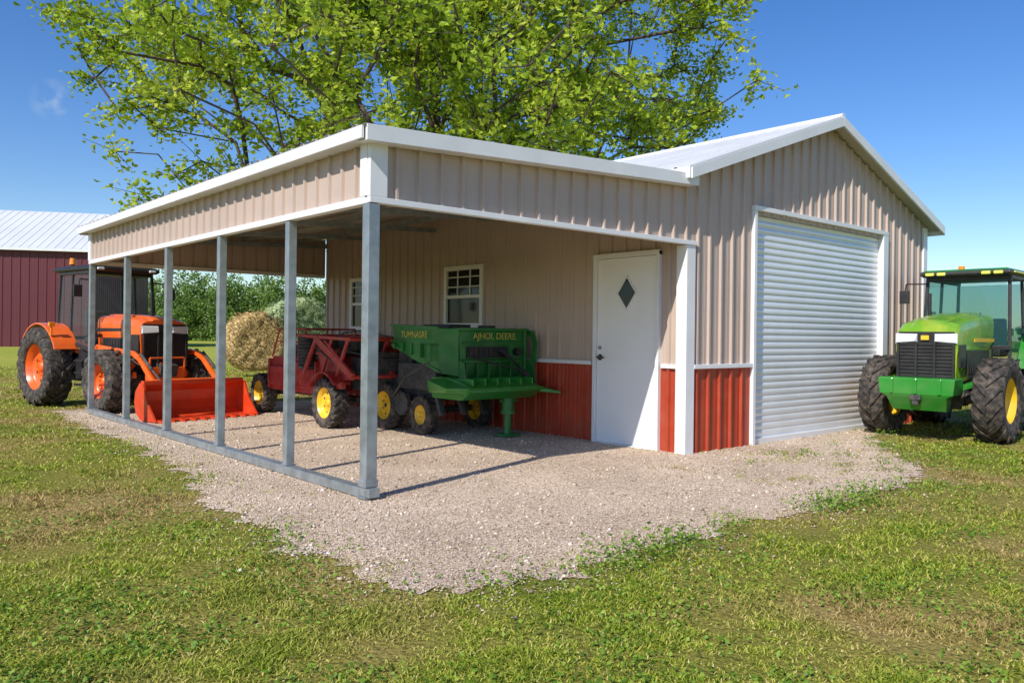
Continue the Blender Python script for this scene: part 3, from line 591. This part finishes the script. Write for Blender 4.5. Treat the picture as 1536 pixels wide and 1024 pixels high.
def leaves(name,C,L,Wd,mats,tone,up=0.):
    n=len(C); d=rng.normal(size=(n,3)); d[:,2]*= (1-up); d/=np.linalg.norm(d,axis=1)[:,None]
    q=rng.normal(size=(n,3)); q[:,2]*=(1-up); s=np.cross(d,q); s/=np.linalg.norm(s,axis=1)[:,None]
    if up>0:
        q=np.cross(d,np.tile([0,0,1.],(n,1))); q/=np.linalg.norm(q,axis=1)[:,None]+1e-9; s=q*up+s*(1-up); s/=np.linalg.norm(s,axis=1)[:,None]
    nn=np.cross(d,s); L=L[:,None]; Wd=Wd[:,None]
    v=np.stack([C-d*L/2,C+s*Wd/2+nn*Wd*.18-d*L*.08,C+d*L/2-nn*L*.1,C-s*Wd/2+nn*Wd*.18-d*L*.08],1).reshape(-1,3)
    base=(np.arange(n)*4)[:,None]; loops=(base+np.array([0,1,2,0,2,3])).ravel(); starts=np.arange(n*2)*3
    return fastmesh(name,v,loops,starts,mats,np.repeat(tone,4))
# main tree
TX,TY=camw(640,22)
T=thing('tree',(TX,TY,0),'large spreading leafy tree with bright green foliage behind the garage','tree')
cen=np.array([0,0,9.7]); Rd=np.array([8.9,8.4,6.7])
tg=[]
while len(tg)<1120:
    p=rng.normal(size=3); p/=np.linalg.norm(p); r=rng.random()**.45
    x=p*r
    lat=p[0]*.756-p[1]*.655
    rad=1+.15*noise.noise(V(p*2.2))+.12*noise.noise(V(p*6))+(.05 if lat<0 and p[2]<.1 else 0)
    q=cen+x*Rd*rad
    ql=q[0]*.756-q[1]*.655
    if q[2]<4.0+.6*noise.noise(V(q)*.3)+.24*max(0,ql): continue
    if noise.noise(V(q)*.42+V((5,1,2)))<-.11: continue
    tg.append(q)
tg=np.array(tg); o0=np.array([0,0,4.5]); tg=tg[np.argsort(np.linalg.norm((tg-o0)*[1,1,.9],axis=1))]
nodes=[np.array([0,0,0.]),np.array([.1,0,1.5]),np.array([0,.12,3.]),np.array([.1,.05,4.3])]; par=[-1,0,1,2]; pl=[0,1.5,3,4.3]
nodes.append(np.array([.4,.2,6.2]));par.append(3);pl.append(6.2); nodes.append(np.array([.2,.1,8.4]));par.append(4);pl.append(8.4); nodes.append(np.array([.4,-.2,10.8]));par.append(5);pl.append(10.8)
tips=[]
for q in tg:
    A=np.array(nodes[2:]); dd=np.linalg.norm(A-q,axis=1); cost=dd+.33*np.array(pl[2:])+ np.where(A[:,2]>q[2]+.3,.6,0)
    j=int(np.argmin(cost))+2; st=nodes[j]; D=np.linalg.norm(q-st); k=max(1,int(D/1.1)); pj=j
    for i in range(1,k+1):
        f=i/k; p=st+(q-st)*f
        if i<k: p=p+rng.normal(size=3)*.12*min(D,2)+np.array([0,0,.12*D*math.sin(math.pi*f)])
        nodes.append(p); par.append(pj); pl.append(pl[pj]+np.linalg.norm(p-nodes[pj])); pj=len(nodes)-1
    tips.append(q)
nr=np.zeros(len(nodes))
for i in range(len(nodes)-1,0,-1):
    if nr[i]==0: nr[i]=.018**2.3
    nr[par[i]]+=nr[i]
nr[0]=nr[1]*1.5; rad=nr**(1/2.3)
m=MB()
for i in range(1,len(nodes)):
    r1=rad[i]; r0=min(rad[par[i]],r1*1.35) if i>6 else rad[par[i]]
    m.cyl(nodes[par[i]],nodes[i],r0,r1,n=(12 if r1>.12 else 6 if r1>.03 else 4),caps=False)
tips=np.array(tips); TC=[]
for q in tips:
    for k in range(7):
        d=rng.normal(size=3); d/=np.linalg.norm(d); l=rng.uniform(.35,.9); e=q+d*l*np.array([1,1,.8]); m.cyl(q,e,.012,.005,n=3,caps=False)
        for f in (.35,.6,.8,1.0): TC.append((q+(e-q)*f,l))
obj(m,'trunk',BARK,T)
base=np.array([a for a,_ in TC]); per=4
C=np.repeat(base,per,axis=0)+rng.normal(size=(len(base)*per,3))*np.array([.12,.12,.10]); n=len(C)
kk=rng.random(n)<.86; ct=np.repeat(rng.random(len(tips)),28*per); C=C[kk]; ct=ct[kk]; n=len(C); tone=np.clip(.08+.4*ct+.5*rng.random(n),0,1)
o=leaves('crown',C,rng.uniform(.10,.21,n),rng.uniform(.065,.12,n),[TLEAF],tone,up=.4); o.parent=T
def wood(name,x0,x1,d0,d1,h0,h1,cnt,lab):
    CC=[];S=[]
    for k in range(cnt):
        x=random.uniform(x0,x1); d_=random.uniform(d0,d1); X,Y=camw(x,d_); h=random.uniform(h0,h1); rw=h*random.uniform(.28,.42)
        for q in range(20):
            p=np.array([X,Y,h*.5])+np.array([random.gauss(0,1)*rw*.45,random.gauss(0,1)*rw*.45,random.uniform(-.5,.42)*h]); rb=h*random.uniform(.07,.15)
            c=rng.normal(size=(60,3)); c/=np.linalg.norm(c,axis=1)[:,None]; CC.append(p+c*rb*rng.uniform(.6,1.05,(60,1))); S.append(np.full(60,random.random()))
    CC=np.concatenate(CC); S=np.concatenate(S); CC[:,2]=np.maximum(CC[:,2],.1); n=len(CC)
    o=leaves(name,CC,rng.uniform(.22,.48,n),rng.uniform(.18,.34,n),[FLEAF],np.clip(.55*S+.45*rng.random(n),0,1),up=.3); o['kind']='stuff'; o['label']=lab; o['category']='trees'; return o
wood('distant_wood',170,600,110,135,6,11,75,'dense green wood along the far edge of the field')
wood('distant_wood',1360,1900,110,130,3.5,6,45,'low line of green trees across the field')
# ------------------------------------------------------------------ ground
def inpoly(P,poly):
    x,y=P[:,0],P[:,1]; c=np.zeros(len(P),bool); n=len(poly)
    for i in range(n):
        x1,y1=poly[i]; x2,y2=poly[(i+1)%n]
        cond=((y1>y)!=(y2>y))&(x<(x2-x1)*(y-y1)/(y2-y1+1e-12)+x1); c^=cond
    return c
def distpoly(P,poly):
    best=np.full(len(P),1e9); n=len(poly)
    for i in range(n):
        a=np.array(poly[i]); b=np.array(poly[(i+1)%n]); ab=b-a; t=np.clip(((P-a)@ab)/(ab@ab+1e-12),0,1); best=np.minimum(best,np.linalg.norm(P-(a+t[:,None]*ab),axis=1))
    return best
gp=[(-.3,9.3),(-.42,8.26),(-.55,5.5),(-.62,3.0),(-.85,1.8),(-1.1,.8),(-1.1,-.9),(-1.15,-1.55),(-.9,-2.1),(-.39,-2.55),(.25,-2.4),(1.18,-2.45),(3.0,-2.5),(4.5,-2.4),(5.6,-1.95),(6.5,-1.3),(7.4,-.75),(8.6,-.4),(9.3,-.15),(9.3,.02),(4.3,.2),(4.3,8.9),(2,9.5)]
poly=[]
for i in range(len(gp)):
    a=V((*gp[i],0)); b=V((*gp[(i+1)%len(gp)],0)); k=max(1,int((b-a).length/.04))
    for j in range(k):
        p=a+(b-a)*j/k; o_=.22*noise.noise(p*1.6)+.16*noise.noise(p*5)+.12*noise.noise(p*14)
        nn=(b-a).normalized(); nn=V((-nn.y,nn.x,0)); p=p+nn*o_; poly.append((p.x,p.y))
polyL=poly[::3]; polyS=poly[::8]
m,t,b=nt('grass_ground'); L=t.links
geo=N(t,'ShaderNodeNewGeometry')
def tex(s,d=6):
    n=N(t,'ShaderNodeTexNoise'); n.inputs['Scale'].default_value=s; n.inputs['Detail'].default_value=d; L.new(geo.outputs['Position'],n.inputs['Vector']); return n
def ramp(n,st):
    r=N(t,'ShaderNodeValToRGB'); e=r.color_ramp.elements; e[0].position=st[0][0]; e[0].color=(*st[0][1],1); e[1].position=st[-1][0]; e[1].color=(*st[-1][1],1)
    for p,c in st[1:-1]: q=e.new(p); q.color=(*c,1)
    L.new(n.outputs['Fac'],r.inputs[0]); return r
r1=ramp(tex(.5,8),[(.34,(.19,.21,.032)),(.5,(.27,.24,.055)),(.64,(.38,.27,.11))])
far=ramp(tex(.08,8),[(.34,(.34,.39,.055)),(.66,(.44,.44,.085))])
ln_=N(t,'ShaderNodeVectorMath',operation='LENGTH'); L.new(geo.outputs['Position'],ln_.inputs[0]); fm=N(t,'ShaderNodeMapRange'); fm.inputs[1].default_value=12; fm.inputs[2].default_value=30; L.new(ln_.outputs['Value'],fm.inputs[0])
m0=N(t,'ShaderNodeMixRGB'); L.new(fm.outputs[0],m0.inputs[0]); L.new(r1.outputs[0],m0.inputs[1]); L.new(far.outputs[0],m0.inputs[2])
r2=ramp(tex(45,8),[(.3,(.4,.4,.38)),(.7,(1.3,1.3,1.25))])
mx=N(t,'ShaderNodeMixRGB',blend_type='MULTIPLY'); mx.inputs[0].default_value=.9; L.new(m0.outputs[0],mx.inputs[1]); L.new(r2.outputs[0],mx.inputs[2]); L.new(mx.outputs[0],b.inputs['Base Color']); b.inputs['Roughness'].default_value=1
b.inputs['Specular IOR Level'].default_value=.1
bp=N(t,'ShaderNodeBump'); bp.inputs['Distance'].default_value=.03; L.new(tex(30,10).outputs['Fac'],bp.inputs['Height']); L.new(bp.outputs[0],b.inputs['Normal'])
GR=m
mm=MB(); S=2500; xs=[-S,-200,-40,-20,0,20,40,200,S]; n=len(xs)
mm.add([(x,y,0) for y in xs for x in xs],[(j*n+i,j*n+i+1,(j+1)*n+i+1,(j+1)*n+i) for j in range(n-1) for i in range(n-1)])
o=obj(mm,'ground',GR); o['kind']='structure'; o['label']='mown grass field with dry patches reaching the horizon'
m,t,b=nt('gravel'); L=t.links; geo=N(t,'ShaderNodeNewGeometry')
vo=N(t,'ShaderNodeTexVoronoi'); vo.inputs['Scale'].default_value=70; L.new(geo.outputs['Position'],vo.inputs['Vector'])
sp=N(t,'ShaderNodeSeparateColor'); L.new(vo.outputs['Color'],sp.inputs[0])
rc=N(t,'ShaderNodeValToRGB'); e=rc.color_ramp.elements; e[0].color=(.36,.27,.19,1); e[1].color=(.80,.67,.53,1); q=e.new(.5); q.color=(.59,.465,.345,1); L.new(sp.outputs[0],rc.inputs[0])
r2=ramp(tex(.9,9),[(.3,(.78,.74,.69)),(.7,(1.12,1.10,1.08))])
mx=N(t,'ShaderNodeMixRGB',blend_type='MULTIPLY'); mx.inputs[0].default_value=1; L.new(rc.outputs[0],mx.inputs[1]); L.new(r2.outputs[0],mx.inputs[2]); L.new(mx.outputs[0],b.inputs['Base Color']); b.inputs['Roughness'].default_value=.95
bp=N(t,'ShaderNodeBump'); bp.inputs['Distance'].default_value=.010; bp.inputs['Strength'].default_value=.7; bp.invert=True; L.new(vo.outputs['Distance'],bp.inputs['Height']); L.new(bp.outputs[0],b.inputs['Normal'])
GV=m
mm=MB(); mm.add([(x,y,.005) for x,y in poly],[tuple(range(len(poly)))]); o=obj(mm,'gravel_pad',GV); o['kind']='structure'; o['label']='pinkish beige crushed gravel pad around the garage'; o.location.z=.005
for p in o.data.polygons:
    if p.normal.z<0: o.data.flip_normals(); break
m,t,b=nt('pebble'); L=t.links
a=N(t,'ShaderNodeAttribute'); a.attribute_name='tone'; rc=N(t,'ShaderNodeValToRGB'); e=rc.color_ramp.elements; e[0].color=(.26,.19,.14,1); e[1].color=(.86,.76,.65,1); q=e.new(.5); q.color=(.58,.465,.355,1)
L.new(a.outputs['Fac'],rc.inputs[0]); L.new(rc.outputs[0],b.inputs['Base Color']); b.inputs['Roughness'].default_value=.9; PB=m
n=115000; u=rng.random(n); r=3.2*np.exp(u*math.log(16/3.2)); th=rng.uniform(-.66,.7,n); fw=np.array([.655,.756]); rt=np.array([.756,-.655]); cam=np.array([-3.46,-5.76])
P=cam+r[:,None]*(np.cos(th)[:,None]*fw+np.sin(th)[:,None]*rt)
dd_=distpoly(P,polyS); k=inpoly(P,polyL)|((dd_<.6)&(rng.random(n)<.55*np.exp(-dd_/.22))); P=P[k]; r=r[k]; n=len(P)
s=rng.uniform(.0025,.007,n)*(1+1.3*(rng.random(n)<.05))*(.8+r*.05)
oc=np.array([[1,0,0],[0,1,0],[-1,0,0],[0,-1,0],[0,0,1],[0,0,-1.]])
off=oc[None]*rng.uniform(.6,1.4,(n,6,1)); off+=rng.normal(size=(n,6,3))*.22; off[:,:,2]*=.6
v=np.concatenate([P,s[:,None]*.2+.008],1)[:,None,:]+off*s[:,None,None]; v=v.reshape(-1,3)
tri=np.array([0,1,4,1,2,4,2,3,4,3,0,4,1,0,5,2,1,5,3,2,5,0,3,5]); loops=((np.arange(n)*6)[:,None]+tri).ravel()
o=fastmesh('gravel_stones',v,loops,np.arange(n*8)*3,[PB],np.repeat(rng.random(n),6)); o['kind']='stuff'; o['label']='loose crushed stones scattered over the gravel pad'; o['category']='gravel'
m,t,b=nt('grass_blade'); L=t.links; geo=N(t,'ShaderNodeNewGeometry')
a=N(t,'ShaderNodeAttribute'); a.attribute_name='tone'
rc=N(t,'ShaderNodeValToRGB'); e=rc.color_ramp.elements; e[0].color=(.14,.23,.016,1); e[1].color=(.78,.66,.32,1); q=e.new(.4); q.color=(.36,.44,.04,1); q=e.new(.72); q.color=(.58,.56,.11,1)
L.new(a.outputs['Fac'],rc.inputs[0])
dr=ramp(tex(.5,6),[(.45,(0,0,0)),(.60,(.9,.9,.9))])
mx=N(t,'ShaderNodeMixRGB'); L.new(dr.outputs[0],mx.inputs[0]); L.new(rc.outputs[0],mx.inputs[1])
dc=N(t,'ShaderNodeMixRGB'); L.new(a.outputs['Fac'],dc.inputs[0]); dc.inputs[1].default_value=(.28,.22,.06,1); dc.inputs[2].default_value=(.72,.53,.24,1); L.new(dc.outputs[0],mx.inputs[2])
L.new(mx.outputs[0],b.inputs['Base Color']); b.inputs['Roughness'].default_value=.6; b.inputs['Specular IOR Level'].default_value=.2
tr=N(t,'ShaderNodeBsdfTranslucent'); L.new(mx.outputs[0],tr.inputs[0]); ms=N(t,'ShaderNodeMixShader'); ms.inputs[0].default_value=.3; L.new(b.outputs[0],ms.inputs[1]); L.new(tr.outputs[0],ms.inputs[2]); L.new(ms.outputs[0],t.nodes['Material Output'].inputs[0]); GB=m
n=540000; u=rng.random(n)**1.15; r=2.7*np.exp(u*math.log(34/2.7)); th=rng.uniform(-.68,.72,n)
P=cam+r[:,None]*(np.cos(th)[:,None]*fw+np.sin(th)[:,None]*rt)
ins=inpoly(P,polyL); dist=distpoly(P,polyS)
clump=np.array([noise.noise(V((p[0]*2.6,p[1]*2.6,0)))+.6*noise.noise(V((p[0]*9,p[1]*9,3))) for p in P])
patch=np.array([noise.noise(V((p[0]*1.1+9,p[1]*1.6,4)))+.4*noise.noise(V((p[0]*5+9,p[1]*5,4))) for p in P])
keep=(~ins)&(rng.random(n)<.60+1.0*clump)&((dist>.2)|(rng.random(n)<.5+1.5*patch))
keep|=ins&(patch>.16)&(P[:,0]>3.2)&(P[:,1]<-.45)&(rng.random(n)<.45)
keep|=ins&(rng.random(n)<.6*np.exp(-dist/.14))&(patch>-.1)
keep|=ins&(rng.random(n)<.004)
bx=(P[:,0]>XG)&(P[:,0]<XR)&(P[:,1]>0)&(P[:,1]<YL); keep&=~bx
P=P[keep]; r=r[keep]; clump=clump[keep]; n=len(P)
h=(rng.uniform(.006,.017,n)*(1+1.4*np.clip(clump,-.3,.7)))*(.9+.055*r); wd=rng.uniform(.0013,.0027,n)*(.75+.2*r)
az=rng.uniform(0,2*math.pi,n); ln=rng.uniform(.4,2.6,n)*h; fa=az+rng.normal(size=n)*.8+math.pi/2
side=np.stack([np.cos(fa),np.sin(fa),np.zeros(n)],1)*wd[:,None]; dv=np.stack([np.cos(az),np.sin(az),np.zeros(n)],1)*ln[:,None]; up=np.zeros((n,3)); up[:,2]=h
Bp=np.concatenate([P,np.zeros((n,1))],1)
v=np.stack([Bp-side,Bp+side,Bp+up*.7+dv*.4-side*.8,Bp+up*.7+dv*.4+side*.8,Bp+up+dv],1).reshape(-1,3)
loops=((np.arange(n)*5)[:,None]+np.array([0,1,3,2,2,3,4])).ravel(); starts=((np.arange(n)*7)[:,None]+np.array([0,4])).ravel()
tone=np.clip(rng.beta(1.5,1.8,n)-.3*clump,0,1)
o=fastmesh('grass',v,loops,starts,[GB],np.repeat(tone,5)); o['kind']='stuff'; o['label']='short mown grass with yellowing blades'; o['category']='grass'
C=[];
def clumpw(x,y,rw,k,hh=.07):
    c=rng.normal(size=(k,3))*np.array([rw,rw*.7,1]); c[:,2]=np.abs(rng.normal(size=k))*hh*.6+.012; C.append(c+np.array([x,y,0]))
for i in range(0,len(poly),1):
    x,y=poly[i]
    if y<.5 and x>-1.5 and noise.noise(V((x*1.3,y*1.3,7)))>0 and y<-.3: clumpw(x+random.gauss(0,.12),y-.06+random.gauss(0,.12),.06,14)
for x,y in((2.6,-2.5),(2.9,-2.4),(3.1,-2.6),(2.75,-2.65),(3.3,-2.5),(3.5,-2.45),(.1,-2.6),(.3,-2.5),(.55,-2.6),(.8,-2.5)): clumpw(x,y,.15,150,.10)
for k in range(34):
    x=random.uniform(4.2,7.4); y=random.uniform(-2.2,-.6)
    clumpw(x,y,.07,26,.05)
for k in range(800):
    rr=2.9*math.exp(random.random()*math.log(14/2.9)); tt=random.uniform(-.66,.68); p=cam+rr*(math.cos(tt)*fw+math.sin(tt)*rt)
    if not inpoly(p[None],polyL)[0] and not(p[0]>4.1 and p[1]>-.1) and noise.noise(V((p[0]*.9,p[1]*.9,2)))>-.1: clumpw(p[0],p[1],.04+.018*rr,int(18+3*rr),.018)
C=np.concatenate(C); n=len(C)
o=leaves('weeds',C,rng.uniform(.012,.034,n),rng.uniform(.010,.024,n),[WLEAF],rng.random(n),up=.5); o['kind']='stuff'; o['label']='low broadleaf weeds and clover among the grass'; o['category']='weeds'
# ------------------------------------------------------------------ light
sd=V((1,.3,-.88)).normalized()
L_=bpy.data.lights.new('sun','SUN'); L_.energy=5.0; L_.angle=math.radians(.5); L_.color=(1,.94,.85)
lo=bpy.data.objects.new('sun',L_); COL.objects.link(lo); lo.rotation_euler=sd.to_track_quat('-Z','Y').to_euler(); lo.location=(-20,-10,30)
W=bpy.data.worlds.new('World'); scene.world=W; W.use_nodes=True; t=W.node_tree; bg=t.nodes['Background']; L=t.links
sk=N(t,'ShaderNodeTexSky'); sk.sky_type='NISHITA'; sk.sun_disc=False; sk.sun_elevation=math.asin(-sd.z); sk.sun_rotation=math.atan2(-sd.x,-sd.y); sk.air_density=1.0; sk.dust_density=.3; sk.ozone_density=3.0
hs_=N(t,'ShaderNodeHueSaturation'); hs_.inputs['Saturation'].default_value=1.3; hs_.inputs['Hue'].default_value=.512; L.new(sk.outputs[0],hs_.inputs['Color'])
tc=N(t,'ShaderNodeTexCoord'); cn=N(t,'ShaderNodeTexNoise'); cn.inputs['Scale'].default_value=40; cn.inputs['Detail'].default_value=8; L.new(tc.outputs['Generated'],cn.inputs['Vector'])
vd=N(t,'ShaderNodeVectorMath',operation='DISTANCE'); vd.inputs[1].default_value=V((.191,.953,.237)).normalized(); L.new(tc.outputs['Generated'],vd.inputs[0])
mr=N(t,'ShaderNodeMapRange'); mr.inputs[1].default_value=.0; mr.inputs[2].default_value=.024; mr.inputs[3].default_value=.5; mr.inputs[4].default_value=0; L.new(vd.outputs['Value'],mr.inputs[0])
cr=N(t,'ShaderNodeMapRange'); cr.inputs[1].default_value=.45; cr.inputs[2].default_value=.68; L.new(cn.outputs['Fac'],cr.inputs[0])
mu=N(t,'ShaderNodeMath',operation='MULTIPLY'); L.new(mr.outputs[0],mu.inputs[0]); L.new(cr.outputs[0],mu.inputs[1])
cm=N(t,'ShaderNodeMixRGB'); L.new(mu.outputs[0],cm.inputs[0]); L.new(hs_.outputs[0],cm.inputs[1]); cm.inputs[2].default_value=(5,5.3,5.6,1)
L.new(cm.outputs[0],bg.inputs[0]); bg.inputs[1].default_value=.148
# ------------------------------------------------------------------ camera
c=bpy.data.cameras.new('camera'); c.lens=28.6; c.sensor_width=36; c.clip_end=6000; c.clip_start=.05; c.shift_y=-10/1536
co=bpy.data.objects.new('camera',c); COL.objects.link(co); co.location=(-3.46,-5.76,1.35)
q=V((.655,.756,0)).to_track_quat('-Z','Y'); co.rotation_euler=(q.to_matrix()@Matrix.Rotation(math.radians(.7),3,'Z')).to_euler()
scene.camera=co
scene.view_settings.view_transform='Standard'; scene.view_settings.look='None'; scene.view_settings.exposure=0
